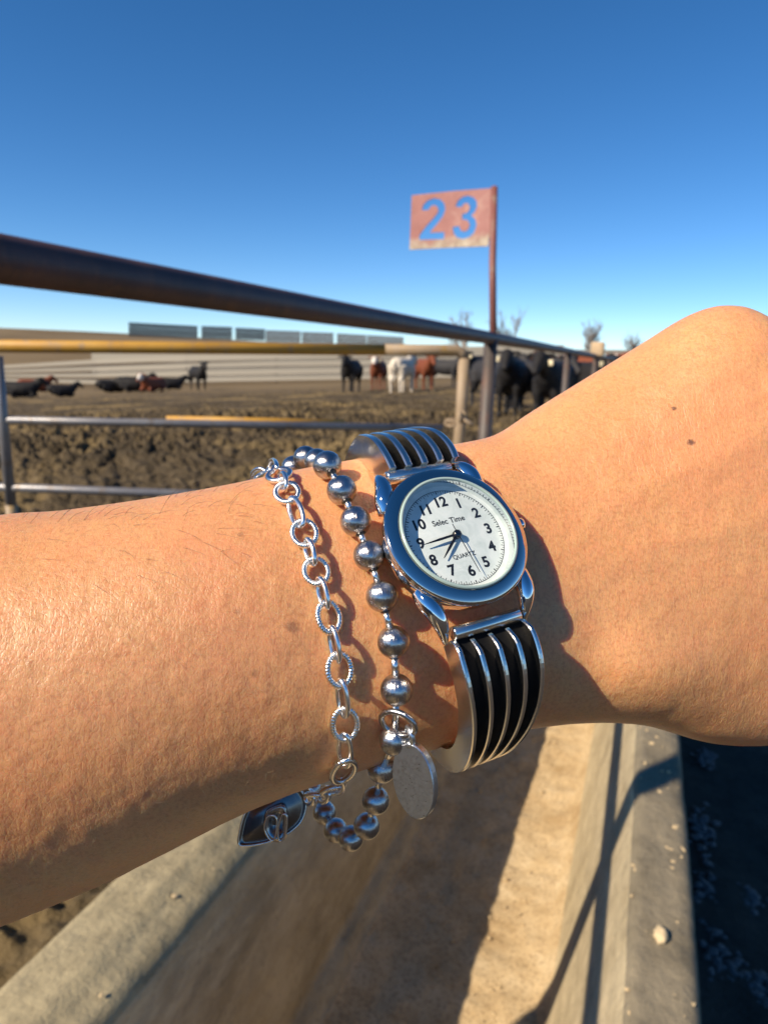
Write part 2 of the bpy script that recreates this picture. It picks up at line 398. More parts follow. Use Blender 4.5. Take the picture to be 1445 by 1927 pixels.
# ------------------------------------------------------------------ pen sign 23
def text_mesh(body, size, offset=0.0, extrude=0.0, res=6):
    cu = bpy.data.curves.new('t', 'FONT'); cu.body = body; cu.size = size; cu.align_x = 'CENTER'; cu.align_y = 'CENTER'
    cu.offset = offset; cu.extrude = extrude; cu.resolution_u = res
    o = bpy.data.objects.new('t', cu); COL.objects.link(o); return ev_mesh(o)
def digit_poly(ch):                       # stroke outline of a stencil digit in a unit cell, as a closed polyline
    if ch == '2':
        c = [(.12, .72), (.16, .86), (.30, .96), (.50, 1.0), (.70, .96), (.84, .85), (.88, .70), (.82, .55), (.66, .38), (.50, .24), (.42, .17), (.90, .17), (.90, 0), (.08, 0), (.08, .12), (.30, .34), (.52, .52), (.64, .64), (.66, .72), (.60, .80), (.50, .83), (.40, .80), (.34, .72)]
    else:
        c = [(.14, .76), (.22, .90), (.36, .98), (.52, 1.0), (.70, .96), (.83, .86), (.86, .73), (.80, .60), (.70, .53), (.84, .44), (.90, .30), (.85, .14), (.70, .03), (.50, -.01), (.30, .02), (.16, .12), (.10, .28), (.32, .30), (.38, .20), (.50, .16), (.62, .20), (.67, .30), (.62, .40), (.52, .44), (.40, .445), (.40, .585), (.52, .59), (.60, .64), (.63, .72), (.58, .80), (.50, .83), (.42, .81), (.36, .74)]
    return c
def build_sign():
    top = P(930, 352, 4.25); base = Vector((XR, 4.25, ZR))
    pole_top = Vector((top.x, top.y, top.z))
    root = empty('pen_sign', Matrix.Translation(base), label='faded red steel flag sign cut out with 23 on a pipe', cat='sign')
    bpy.context.view_layer.update()
    mb = MB(); mb.tube([base + Vector((.012, .0, .03)), base.lerp(pole_top, .5), pole_top], [.022, .0215, .021], 14); child('pole', mb.mesh(), SIGNM, root)
    cu = bpy.data.curves.new('plate', 'CURVE'); cu.dimensions = '2D'; cu.fill_mode = 'BOTH'; cu.extrude = .0025
    W, Hh = .56, .345
    def spl(pts):
        s = cu.splines.new('POLY'); s.points.add(len(pts) - 1); s.use_cyclic_u = True
        for p, (x, y) in zip(s.points, pts): p.co = (x, y, 0, 1)
    spl([(-W, -.012), (-W * .5, -.004), (0, 0), (0, Hh), (-W * .45, Hh + .002), (-W, Hh - .004)])
    for ch, x0, ww in (('2', -W + .052, .222), ('3', -W + .285, .205)):
        spl([(x0 + x * ww, .050 + y * .262) for x, y in digit_poly(ch)])
    o = bpy.data.objects.new('plate', cu); COL.objects.link(o); me = ev_mesh(o)
    # plane: x axis from the far left edge to the pole, y up along the pole
    TL, BL, TR, BR_ = P(775, 366, 4.6), P(771, 466, 4.6), pole_top - Vector((0, 0, .004)), P(919, 463, 4.25)
    for v in me.vertices:
        u = 1 + v.co.x / W; t = v.co.y / Hh; p = BL.lerp(BR_, u).lerp(TL.lerp(TR, u), t); nn = (TR - TL).cross(TL - BL).normalized(); v.co = p + nn * v.co.z
    org = BR_
    child_me = me
    ptl = P(773, 366, 4.62); xa = (pole_top - ptl).normalized(); ya = (pole_top - base).normalized(); za = xa.cross(ya).normalized(); ya = za.cross(xa)
    q = NT('faded red plate'); mp = q.co.outputs['Object']
    c = q.ramp(q.noise(7, 6, .65), [(.3, (.19, .055, .044)), (.7, (.26, .092, .076))])
    c = q.mix(q.ramp(q.noise(9, 6, .75, dist=.4), [(.52, 0.), (.68, .7)]), c, (.34, .20, .155))
    sx = q.n('ShaderNodeSeparateXYZ'); q.l(mp, sx.inputs[0])
    edge = q.math('ADD', q.math('MULTIPLY', q.math('SUBTRACT', org.z + .095, sx.outputs[2]), 9.0), q.math('MULTIPLY_ADD', q.noise(11, 5, .7), 1.6, -.8))
    c = q.mix(q.ramp(edge, [(.0, 0.), (.55, 1.)]), c, q.ramp(q.noise(26, 5, .7), [(.35, (.20, .13, .08)), (.65, (.36, .31, .23))]))
    q.set(base=c, rough=.6, normal=q.bump(q.noise(60, 4), .2, .004))
    child('plate', me, q.m, root, smooth=False)
build_sign()

# ------------------------------------------------------------------ gate
def build_gate():
    a, b = Vector((-1.07, 4.17, 0)), Vector((-3.62, 2.58, 0))
    root = empty('pipe_gate', Matrix.Translation(a), label='pipe gate with yellow top rail and bare grey lower rails', cat='gate'); bpy.context.view_layer.update()
    def line(p0, p1, over=0):                # through two photo points, on the gate's plane
        out = []
        nrm = (b - a).cross(Vector((0, 0, 1)))
        for p in (p0, p1):
            r = ray(*p); t = (a - C0).dot(nrm) / r.dot(nrm); out.append(C0 + r * t)
        return out
    tl, tr = line((0, 651), (858, 659)); d = (tl - tr); tl = tr + d * 1.45
    br = line((858, 659), (852, 830))[1]; br.z = .18
    mb = MB(); corner = tr + Vector((.0, 0, .0)); arc = [tr + d.normalized() * .02, tr + Vector((.03, .02, -.012)), tr + Vector((.045, .03, -.04)), tr + Vector((.045, .03, -.09))]
    mb.tube([tl, tl.lerp(tr, .5), tr.lerp(tl, .12)], .0325, 16); child('top_rail', mb.mesh(), YELM, root)
    mb = MB(); mb.tube([tr.lerp(tl, .12), tr.lerp(tl, .03), tr, tr + Vector((.028, .02, -.012)), tr + Vector((.042, .03, -.045))], .0325, 16); child('top_rail', mb.mesh(), BEIGEM, root, label='peeling pale corner of the yellow top rail')
    mb = MB(); mb.tube([tr + Vector((.042, .03, -.045)), tr + Vector((.042, .03, -.35)), Vector((br.x, br.y, .1))], .034, 16); child('end_upright', mb.mesh(), BEIGEM, root)
    ml, mr = line((0, 790), (832, 806)); ml = mr + (ml - mr) * 1.4
    mb = MB(); mb.tube([ml, mr], .0215, 14); child('middle_rail', mb.mesh(), GREYM, root)
    off = Vector((-.05, .09, .012))
    yl, yr = ml.lerp(mr, .55) + off, mr + off
    mb = MB(); mb.tube([ml.lerp(mr, .53) + off, ml.lerp(mr, .83) + off], .02, 12); child('brace_rail', mb.mesh(), YELM, root)
    ll, lr = line((0, 917), (370, 930)); e = (lr - ll); l0 = ll - e * .9; l1 = ll + e * 2.3
    mb = MB(); mb.tube([l0, l1], .0235, 14); child('lower_rail', mb.mesh(), GREYM, root)
    up, lo = line((5, 792), (21, 950))
    mb = MB(); mb.tube([Vector((up.x, up.y, tl.z - .03)), up, lo], .028, 14); child('upright', mb.mesh(), GREYM, root)
    mb = MB(); mb.tube([lo, Vector((lo.x, lo.y, lo.z - .09)), Vector((lo.x, lo.y, -.2))], .030, 14); child('upright', mb.mesh(), BEIGEM, root)
    # chain that ties the gate to the post
    mb = MB(); c = P(862, 792, 4.02)
    for k in range(5):
        t = k / 5 * 2 * math.pi; o_ = Vector((math.cos(t) * .055, .02 * math.sin(t), .025 * math.sin(t * 1.5)))
        R_ = Matrix.Rotation(random.uniform(0, 3), 3, 'Y') @ Matrix.Rotation(k * 1.57, 3, 'X')
        mb.tube([c + o_ + R_ @ Vector((math.cos(u) * .028, math.sin(u) * .018, 0)) for u in np.linspace(0, 6.283, 12, endpoint=False)], .009, 7, closed=True)
    child('tie_chain', mb.mesh(), BEIGEM, root)
build_gate()

# ------------------------------------------------------------------ far setting: plank fence, windbreak, trees
def on_ground(px, dist):
    r = ray(px, 660); h = Vector((r.x, r.y, 0)).normalized(); p = h * dist; return Vector((p.x, p.y, float(terrain(p.x, p.y, False))))
def at_pix(px, py, dist):                  # point at a horizontal distance
    r = ray(px, py); return C0 + r * (dist / math.hypot(r.x, r.y))
CABLE = plain('dark fence cable', (.03, .025, .022), .8)
PALE = plain('sun-bleached pale boards', (.30, .275, .225), .9)
def plank_fence(name, top, bot, dists, xs, nb, label, m=PALE, gap=.34):
    pt = [(at_pix(x, t, d), at_pix(x, b_, d)) for x, t, b_, d in zip(xs, top, bot, dists)]
    for t, b_ in pt: b_.z = min(t.z - .9, float(terrain(b_.x, b_.y, False)) + .05)
    root = empty(name, Matrix.Translation(pt[0][1]), label=label, cat='fence'); bpy.context.view_layer.update()
    for k in range(nb):
        for i in range(len(pt) - 1):
            (t0, b0), (t1, b1) = pt[i], pt[i + 1]
            f0, f1 = (k + gap) / nb, (k + 1) / nb
            q0, q1, q2, q3 = b0.lerp(t0, f0), b1.lerp(t1, f0), b1.lerp(t1, f1), b0.lerp(t0, f1)
            n = (q1 - q0).cross(q3 - q0).normalized() * .05
            vs = [q0, q1, q2, q3, q0 - n, q1 - n, q2 - n, q3 - n]
            child('plank', mesh(vs, [(0, 1, 2, 3), (7, 6, 5, 4), (0, 4, 5, 1), (1, 5, 6, 2), (2, 6, 7, 3), (3, 7, 4, 0)]), m, root, smooth=False)
    for k in range(1, nb):
        f0 = k / nb + .04; off = [((C0 - b_) * Vector((1, 1, 0))).normalized() * .25 for t, b_ in pt]
        mb = MB(); mb.tube([b_.lerp(t, f0) + o_ for (t, b_), o_ in zip(pt, off)], .03, 6); child('cable', mb.mesh(), CABLE, root)
    for t, b_ in pt:
        dn = (C0 - b_); dn.z = 0; dn = dn.normalized() * -.12
        mb = MB(); mb.tube([b_ + dn - Vector((0, 0, .8)), t + dn + Vector((0, 0, .05))], .06, 8); child('post', mb.mesh(), POSTM, root)
plank_fence('plank_fence', [690, 676, 669, 664, 661, 658, 657, 658], [717, 712, 707, 704, 701, 697, 694, 693], [112, 100, 91, 85, 81, 79, 80, 84], [-40, 180, 350, 520, 700, 860, 1010, 1200], 4, 'long pale board fence crossing behind the cattle in the pen')
plank_fence('plank_fence', [663, 661, 658, 653, 649], [672, 669, 665, 661, 659], [118, 110, 104, 102, 102], [172, 350, 560, 800, 1060], 2, 'farther pale board fence seen just under the yellow gate rail')
WIND = rusty('blue grey windbreak steel', (.022, .027, .038), (.035, .042, .056), (.06, .05, .045), .2, 0, .9)
WIND2 = rusty('grey windbreak steel', (.10, .108, .12), (.14, .147, .155), (.15, .135, .11), .2, 0, .9)
def windbreak(x0, x1, t0, t1, b0, b1, dist, m, label):
    root = empty('windbreak_panel', Matrix.Translation(at_pix(x0, b0, dist)), label=label, cat='windbreak', group='windbreak panels on the far rise'); bpy.context.view_layer.update()
    n = max(6, int((x1 - x0) / 3.4)); mb = MB()
    for i in range(n):
        u0, u1 = i / n, (i + .88) / n
        xa, xb = x0 + (x1 - x0) * u0, x0 + (x1 - x0) * u1
        A = at_pix(xa, b0 + (b1 - b0) * u0, dist); B = at_pix(xb, b0 + (b1 - b0) * u1, dist); Cc = at_pix(xb, t0 + (t1 - t0) * u1, dist); D = at_pix(xa, t0 + (t1 - t0) * u0, dist)
        A.z -= .6; B.z -= .6
        nn = (B - A).cross(D - A).normalized() * .05
        mb.add([A, B, Cc, D, A - nn, B - nn, Cc - nn, D - nn], [(0, 1, 2, 3), (7, 6, 5, 4), (0, 4, 5, 1), (1, 5, 6, 2), (2, 6, 7, 3), (3, 7, 4, 0)])
    child('slats', mb.mesh(), m, root, kind='stuff', smooth=False)
    mb = MB()
    for v in (.12, .88):
        A = at_pix(x0, t0 + (b0 - t0) * v, dist + .15); B = at_pix(x1, t1 + (b1 - t1) * v, dist + .15); mb.tube([A, B], .09, 6)
    child('frame', mb.mesh(), m, root)
windbreak(242, 372, 606, 613, 625, 630, 118, WIND, 'long dark blue-grey windbreak panel at the left end of its row')
windbreak(379, 437, 613, 615, 630, 632, 120, WIND, 'second dark windbreak panel from the left on the rise')
windbreak(443, 499, 616, 619, 632, 634, 122, WIND, 'third dark windbreak panel from the left on the rise')
windbreak(500, 566, 621, 623, 637, 639, 126, WIND2, 'pale grey windbreak panel next to the dark ones')
windbreak(568, 628, 624, 626, 640, 641, 128, WIND2, 'pale grey windbreak panel left of the small white gap')
windbreak(634, 690, 627, 630, 642, 644, 130, WIND2, 'pale grey windbreak panel half hidden by the brown rail')
windbreak(691, 760, 630, 634, 644, 647, 132, WIND2, 'last pale grey windbreak panel under the brown rail')
BARK = plain('bare winter bark', (.21, .18, .155), .9)
def bare_tree(px, ptop, dist, label, spread=1.0, seed=1):
    rnd = random.Random(seed); base = on_ground(px, dist); top = at_pix(px, ptop, dist); Ht = max(2.0, (top.z - base.z) * 1.45)
    root = empty('bare_tree', Matrix.Translation(base), label=label, cat='tree', group='leafless trees on the horizon'); bpy.context.view_layer.update()
    tr = MB(); cr = MB()
    def grow(p, d, L, r, lev, mb):
        pts = [p]; 
        for k in range(3):
            d = (d + Vector((rnd.uniform(-1, 1), rnd.uniform(-1, 1), rnd.uniform(-.3, .6))) * .20).normalized(); pts.append(pts[-1] + d * L / 3)
        r = max(r, .028); mb.tube(pts, [r, r * .85, r * .7, r * .5], 5, cap=False)
        if lev < 4:
            for k in range(4 if lev else 6):
                q = pts[1 + rnd.randrange(3)]; nd = (d + Vector((rnd.uniform(-1, 1), rnd.uniform(-1, 1), rnd.uniform(-.2, .8))) * .85 * spread).normalized()
                grow(q, nd, L * rnd.uniform(.5, .72), r * .55, lev + 1, cr)
    grow(base - Vector((0, 0, .4)), Vector((0, 0, 1)), Ht * .42, Ht * .028, 0, tr)
    child('trunk', tr.mesh(), BARK, root); child('crown', cr.mesh(), BARK, root)
bare_tree(880, 598, 150, 'faint bare tree just left of the sign pole', 1.2, 3)
bare_tree(948, 604, 140, 'bare tree just right of the sign pole', 1, 5)
bare_tree(1113, 618, 140, 'bare tree left of the wooden block on the rail', 1, 8)
bare_tree(1196, 640, 150, 'bare tree between the wooden block and the hand', 1.2, 12)

# ------------------------------------------------------------------ cattle
def ell_loft(mb, st, n=14):                # st: (center, half side, half up, tangent)
    v = []; f = []
    for c, a, b, t in st:
        c = Vector(c); t = Vector(t).normalized(); s = t.cross(Vector((0, 0, 1)))
        s = s.normalized() if s.length > .05 else Vector((0, 1, 0)); u = s.cross(t)
        for j in range(n):
            an = 2 * math.pi * j / n; v.append(c + s * a * math.cos(an) + u * b * math.sin(an))
    k = len(st)
    for i in range(k - 1):
        for j in range(n): f.append((i * n + j, i * n + (j + 1) % n, (i + 1) * n + (j + 1) % n, (i + 1) * n + j))
    f.append(tuple(reversed(range(n)))); f.append(tuple(range((k - 1) * n, k * n))); mb.add(v, f)
def cow_mesh(lying=False, head='level'):
    mb = MB(); z0 = .92 if not lying else .46
    X = Vector((1, 0, 0))
    body = [(-.86, .06, .05, .10), (-.82, .19, .17, .06), (-.66, .26, .27, .03), (-.40, .29, .31, -.01), (-.10, .33, .35, -.05), (.20, .32, .36, -.06), (.45, .27, .34, -.03), (.62, .22, .29, .02), (.74, .15, .19, .05), (.80, .06, .08, .06)]
    ell_loft(mb, [((x, 0, z0 + dz), a * (1.15 if lying else 1), b, X) for x, a, b, dz in body])
    hz = z0 + (.30 if head == 'level' else -.05 if head == 'low' else .42)
    if lying: hz = z0 + .36
    hx = (1.12 if head != 'up' else 1.02) if not lying else .96
    nk = Vector((hx - .55, 0, hz - z0 - .05))
    ell_loft(mb, [((.52, 0, z0 + .06), .17, .27, nk), ((.75, 0, z0 + .06 + (hz - z0) * .45), .13, .21, nk), ((hx - .06, 0, hz), .11, .16, nk)])
    hd = Vector((1, 0, -.85)) if head != 'low' else Vector((.7, 0, -1)); hd.normalize(); hp = Vector((hx - .06, 0, hz + .06))
    ell_loft(mb, [(hp - hd * .08, .07, .08, hd), (hp, .115, .13, hd), (hp + hd * .12, .12, .13, hd), (hp + hd * .26, .09, .10, hd), (hp + hd * .38, .075, .085, hd), (hp + hd * .45, .07, .07, hd), (hp + hd * .48, .04, .04, hd)], 12)
    for s in (-1, 1):
        e = hp + Vector((0, s * .10, .03)); mb.tube([e, e + Vector((-.02, s * .10, .0)), e + Vector((-.04, s * .19, -.04))], [.03, .045, .02], 8)
        if not lying:
            mb.tube([(.52, s * .16, z0 - .05), (.52, s * .17, z0 - .32), (.50, s * .165, z0 - .50), (.51, s * .165, z0 - .56), (.50, s * .165, .10), (.53, s * .165, .05), (.54, s * .165, 0)], [.13, .10, .062, .062, .042, .055, .06], 10)
            mb.tube([(-.62, s * .16, z0 + .02), (-.58, s * .19, z0 - .25), (-.62, s * .18, z0 - .38), (-.76, s * .17, z0 - .50), (-.72, s * .17, z0 - .62), (-.71, s * .17, .10), (-.68, s * .17, .05), (-.67, s * .17, 0)], [.19, .15, .10, .06, .052, .042, .055, .06], 10)
        else:
            mb.tube([(.48, s * .20, .30), (.62, s * .26, .14), (.42, s * .28, .07), (.30, s * .28, .06)], [.12, .075, .055, .05], 9)
            mb.tube([(-.55, s * .22, .34), (-.22, s * .36, .22), (-.30, s * .38, .10), (-.05, s * .36, .06)], [.20, .11, .075, .055], 9)
    mb.tube([(-.84, 0, z0 + .20), (-.92, 0, z0 + .05), (-.91, 0, z0 - .25 if not lying else .2), (-.90, 0, max(.1, z0 - .52) if not lying else .1)], [.04, .032, .022, .045], 8)
    return fuse(mb, .026, 5, 'cow'), hp, hd
COWS = {}
for k, (ly, hd) in dict(stand=(False, 'level'), low=(False, 'low'), up=(False, 'up'), lie=(True, 'level')).items(): COWS[k] = cow_mesh(ly, hd)
def hide(name, c, c2=None, face=None, hp=None, hd=None, patch=None):
    q = NT(name); n = q.noise(5, 4)
    col = q.mix(n, c, c2 or tuple(x * 1.5 for x in c))
    if patch: col = q.mix(q.ramp(q.noise(1.7, 2), [(.47, 0.), (.53, 1.)]), col, patch)
    if face:
        d = q.n('ShaderNodeVectorMath', operation='DISTANCE'); q.l(q.co.outputs['Object'], d.inputs[0]); d.inputs[1].default_value = hp + hd * .20
        dd = q.math('ADD', d.outputs['Value'], q.math('MULTIPLY_ADD', q.noise(9, 2), .1, -.05))
        col = q.mix(q.ramp(dd, [(.17, 1.), (.23, 0.)]), col, face)
    q.set(base=col, rough=.7, spec=.3, normal=q.bump(q.noise(60, 4), .4, .01)); return q.m
hp, hd_ = COWS['stand'][1], COWS['stand'][2]
HBLACK = hide('black hide', (.010, .009, .009)); HGREY = hide('charcoal hide', (.022, .021, .022)); HRED = hide('red brown hide', (.13, .035, .014))
HREDW = hide('red hide with white face', (.12, .033, .014), None, (.65, .60, .52), hp, hd_); HWHITE = hide('cream hide', (.55, .47, .36), (.68, .62, .52)); HDUN = hide('dark brown hide', (.035, .018, .012))
HBWF = hide('black hide with white face', (.012, .010, .010), None, (.6, .56, .5), hp, hd_)
HLW = hide('red hide white face lying', (.15, .042, .018), None, (.65, .60, .52), COWS['lie'][1], COWS['lie'][2])
TAGY = plain('pale ear tag', (.72, .62, .40), .5)
tagme = bev(MB().box((-.007, -.042, -.055), (.007, .042, .045)).mesh(), .02, 2)
NCOW = 0
def cow(px, py, hpx, pose, heading, m, label, tag=True, dist=None, group='cattle in the pen'):
    """heading: degrees from facing the camera (0), positive turns its head to the right of the picture"""
    global NCOW
    me, hp, hd = COWS[pose]
    p = ground_hit(px, py) if dist is None else on_ground(px, dist)
    d = (p - C0); depth = math.hypot(d.x, d.y)
    fullh = 1.30 if pose != 'lie' else .95
    if pose == 'up': fullh = 1.45
    sc = hpx / FPX * depth / fullh if hpx else 1.0
    sc = max(.75, min(1.45, sc))
    p.z = float(terrain(p.x, p.y)) if depth < 40 else float(terrain(p.x, p.y, False))
    p.z = min(p.z, float(terrain(p.x, p.y, False)) + .05)
    a = math.atan2(-d.y, -d.x) + rad(heading)
    o = empty('cow', Matrix.Translation(p) @ Matrix.Rotation(a, 4, 'Z') @ Matrix.Scale(sc, 4), label=label, cat='cow', group=group)
    c = obj('body', me.copy(), m, o); c.data.materials.clear(); c.data.materials.append(m)
    if tag:
        for s in ((-1,) if NCOW % 2 else (1,)):
            t = obj('ear_tag', tagme.copy(), TAGY, o); t.location = hp + Vector((.02, s * .19, -.10))
    NCOW += 1
cow(374, 734, 54, 'up', 18, HBLACK, 'lone black cow standing in the open behind the yellow rail', False)
cow(660, 738, 74, 'stand', -12, HBLACK, 'black cow standing at the left end of the upright row', False)
cow(711, 733, 70, 'stand', -8, HREDW, 'red cow with white face beside the cream cow')
cow(757, 738, 72, 'stand', 160, HWHITE, 'cream white cow standing among the dark ones', False)
cow(798, 732, 70, 'stand', 15, HRED, 'red brown cow right of the cream cow')
cow(836, 727, 66, 'stand', 62, HGREY, 'charcoal cow standing side-on beside the gate corner', False)
cow(893, 738, 72, 'stand', -20, HBLACK, 'black cow half hidden behind the gate end and dark post')
cow(958, 786, 112, 'stand', -6, HBLACK, 'large black cow with pale ear tag right of the sign post')
cow(928, 770, 96, 'stand', 35, HGREY, 'charcoal cow crowded close behind the sign post', False)
cow(1002, 782, 108, 'stand', 38, HGREY, 'charcoal cow pressed between the two big black cows', False)
cow(1036, 800, 122, 'stand', -14, HBLACK, 'black cow standing just left of the second fence post')
cow(1094, 790, 112, 'stand', 25, HBLACK, 'black cow right of the second fence post', True)
cow(1010, 745, 78, 'stand', 70, HRED, 'red cow side-on behind the black cows')
cow(1118, 770, 98, 'stand', 55, HRED, 'red brown cow near the third fence post above the wrist', False)
cow(1150, 752, 82, 'stand', 0, HREDW, 'white-faced cow peeking out above the hand', True)
cow(915, 728, 64, 'stand', 60, HDUN, 'dark brown cow far behind the sign post', False)
cow(1062, 748, 80, 'stand', -60, HDUN, 'dark brown cow behind the second fence post', False)
cow(40, 749, 34, 'lie', 75, HBLACK, 'black cow lying at the left edge of the picture', False)
cow(66, 738, 34, 'lie', 95, HRED, 'red brown cow lying behind a black cow at far left', False)
cow(118, 747, 26, 'lie', 100, HBLACK, 'small black cow lying right of the left edge pair', False)
cow(210, 739, 28, 'lie', 110, HBLACK, 'black cow lying first in the middle resting group', False)
cow(252, 738, 34, 'lie', 80, HBLACK, 'larger black cow lying beside the white-faced red one', False)
cow(288, 738, 33, 'lie', -35, HLW, 'red cow with white face lying down', False)
cow(322, 733, 26, 'lie', 95, HBLACK, 'black cow lying behind the white-faced red one', False)
#@@HERO@@
# ------------------------------------------------------------------ the arm
# stations: silhouette top (photo px), bottom (px), depth of the axis, half depth, roll of the section (deg), exponent
ST = [((-60, 979), (140, 1672), .1270, .0300, 0, 2.0), ((120, 960), (310, 1592), .1295, .0285, 3, 2.0), ((280, 938), (450, 1520), .1320, .0268, 6, 2.05),
      ((430, 912), (570, 1470), .1345, .0250, 9, 2.1), ((560, 884), (680, 1432), .1370, .0232, 12, 2.15), ((680, 863), (790, 1398), .1395, .0218, 15, 2.2),
      ((790, 846), (890, 1374), .1415, .0208, 17, 2.25), ((880, 833), (985, 1354), .1430, .0200, 18, 2.3), ((945, 815), (1085, 1346), .1445, .0195, 17, 2.3),
      ((1015, 768), (1175, 1348), .1460, .0192, 14, 2.3), ((1110, 708), (1240, 1364), .1470, .0190, 11, 2.3), ((1210, 645), (1300, 1381), .1475, .0188, 8, 2.3),
      ((1300, 589), (1360, 1389), .1478, .0184, 6, 2.3), ((1365, 570), (1415, 1389), .1480, .0180, 5, 2.3), ((1425, 586), (1465, 1384), .1485, .0176, 4, 2.2),
      ((1490, 650), (1530, 1365), .1490, .0168, 3, 2.1), ((1545, 780), (1585, 1320), .1495, .0150, 2, 2.0), ((1580, 920), (1610, 1230), .1498, .0110, 0, 2.0)]
def camP(px, py, d): return Vector(((px - CX) / FPX * d, -(py - CY) / FPX * d, -d))
def arm_mesh():
    rows = []
    for (t, b, zc, hb, phi, ex) in ST:
        T, B = camP(*t, zc), camP(*b, zc); rows.append([(T + B) / 2, (T - B) / 2, hb, phi, ex])
    # carry the forearm on to the elbow, outside the frame
    c0, h0, b0, *_ = rows[0]; dc = (rows[0][0] - rows[2][0]).normalized()
    ext = []
    for k, L in enumerate((.05, .10, .15, .20, .235, .26, .272)):
        g = (1.06, 1.10, 1.10, 1.05, .95, .72, .35)[k]
        ext.append([c0 + dc * L, h0 * g, b0 * g * 1.05, 0, 2.0])
    rows = ext[::-1] + rows
    # smooth densify
    keys = [Vector(r[0]) for r in rows]; dense = []
    cs = catmull([r[0] for r in rows], 5); hs = catmull([r[1] for r in rows], 5); ms = catmull([Vector((r[2], r[3], r[4])) for r in rows], 5)
    n = 56; v = []; f = []
    for i, (c, h, m) in enumerate(zip(cs, hs, ms)):
        hb, phi, ex = m
        ax = (cs[min(i + 1, len(cs) - 1)] - cs[max(i - 1, 0)]).normalized()
        U = h.normalized(); H = h.length; Wd = ax.cross(U).normalized()
        if Wd.z < 0: Wd = -Wd
        ph = rad(phi); a = math.sqrt(max(1e-8, (H * H - (hb * math.sin(ph)) ** 2))) / math.cos(ph)
        U2 = U * math.cos(ph) - Wd * math.sin(ph); W2 = Wd * math.cos(ph) + U * math.sin(ph)
        for j in range(n):
            an = 2 * math.pi * j / n; co, si = math.cos(an), math.sin(an)
            x = math.copysign(abs(co) ** (2 / ex), co); y = math.copysign(abs(si) ** (2 / ex), si)
            v.append(c + U2 * (a * x) + W2 * (hb * y))
    k = len(cs)
    for i in range(k - 1):
        for j in range(n): f.append((i * n + j, i * n + (j + 1) % n, (i + 1) * n + (j + 1) % n, (i + 1) * n + j))
    f.append(tuple(reversed(range(n)))); f.append(tuple(range((k - 1) * n, k * n)))
    mb = MB(); mb.add(v, f)
    # upper arm, bent back from the elbow towards the shoulder
    global UPPER
    el = c0 + dc * .238; UPPER = catmull([el + Vector((.012, .004, -.006)), el + Vector((.0, -.004, .045)), el + Vector((.045, -.012, .16)), el + Vector((.10, -.02, .29)), el + Vector((.13, -.03, .36))], 6)
    rr = [q.x for q in catmull([Vector((k, 0, 0)) for k in (.034, .040, .044, .049, .052)], 6)]
    mb.tube(UPPER, rr, 28)
    # curled fingers and thumb, leading out of the frame
    def digit(p, segs, rs):
        pts = [Vector(p)]; 
        for d, L in segs: pts.append(pts[-1] + Vector(d).normalized() * L)
        sm = catmull(pts, 5); rr = [Vector((r, 0, 0)) for r in rs]; r2 = [max(.001, q.x) for q in catmull(rr, 5)]
        v, f = tube_geo(sm, r2, 16); mb.add(v, f)
        e = pts[-1]; vv, ff = lathe([(0, -rs[-1]), (rs[-1] * .7, -rs[-1] * .7), (rs[-1], 0), (rs[-1] * .7, rs[-1] * .7), (0, rs[-1])], 14); mb.add([Vector(q) + e for q in vv], ff)
    digit(camP(1385, 680, .148), [((.60, .0, -.80), .030), ((-.35, -.05, -.95), .019), ((-.95, -.05, -.10), .014)], [.0092, .0082, .0074, .0064])
    digit(camP(1452, 760, .142), [((.72, .0, -.70), .037), ((-.30, -.03, -.95), .024), ((-.95, -.05, -.10), .016)], [.0100, .0090, .0080, .0070])
    digit(camP(1512, 920, .142), [((.75, .0, -.66), .041), ((-.28, 0, -.96), .026), ((-.95, -.02, -.10), .017)], [.0104, .0093, .0083, .0072])
    digit(camP(1532, 1090, .142), [((.75, .05, -.66), .038), ((-.25, .03, -.96), .024), ((-.95, .02, -.12), .016)], [.0104, .0092, .0082, .0072])
    digit(camP(1300, 1255, .152), [((.9, -.14, -.30), .030), ((.85, .25, -.60), .029), ((.2, .75, -.65), .022)], [.0135, .0118, .0100, .0084])
    # metacarpal heads
    for q, r in ((camP(1462, 775, .1405), .0095), (camP(1516, 930, .1400), .0100)):
        vv, ff = lathe([(0, -r), (r * .7, -r * .7), (r, 0), (r * .7, r * .7), (0, r)], 14); mb.add([Vector(p) + q for p in vv], ff)
    me = fuse(mb, .00085, 14, 'arm')
    return me
arm_me = arm_mesh()
CAMM = Matrix.Translation(C0) @ CAMR.to_4x4()
# soft anatomical swell: bone of the wrist, tendons towards the knuckles
vc = np.empty(len(arm_me.vertices) * 3); arm_me.vertices.foreach_get('co', vc); vc = vc.reshape(-1, 3)
vn = np.empty(len(arm_me.vertices) * 3); arm_me.vertices.foreach_get('normal', vn); vn = vn.reshape(-1, 3)
px_ = CX + FPX * vc[:, 0] / -vc[:, 2]; py_ = CY - FPX * vc[:, 1] / -vc[:, 2]; front = np.clip(vn[:, 2], 0, 1)
def swell(cx, cy, sx, sy, amp): return amp * np.exp(-((px_ - cx) / sx) ** 2 - ((py_ - cy) / sy) ** 2) * front
dsp = swell(930, 880, 90, 60, .0010) + swell(1240, 1270, 120, 80, .0022) - swell(1120, 1230, 60, 120, .0012)
for (x0, y0, x1, y1, am) in ((1060, 900, 1420, 640, .0002), (1080, 980, 1480, 800, .0003), (1090, 1060, 1520, 960, .0003)):
    dx, dy = x1 - x0, y1 - y0; L = math.hypot(dx, dy); u = ((px_ - x0) * dx + (py_ - y0) * dy) / L; v_ = ((px_ - x0) * -dy + (py_ - y0) * dx) / L
    dsp += am * np.exp(-(v_ / 30) ** 2) * sstep(0, 120, u) * front
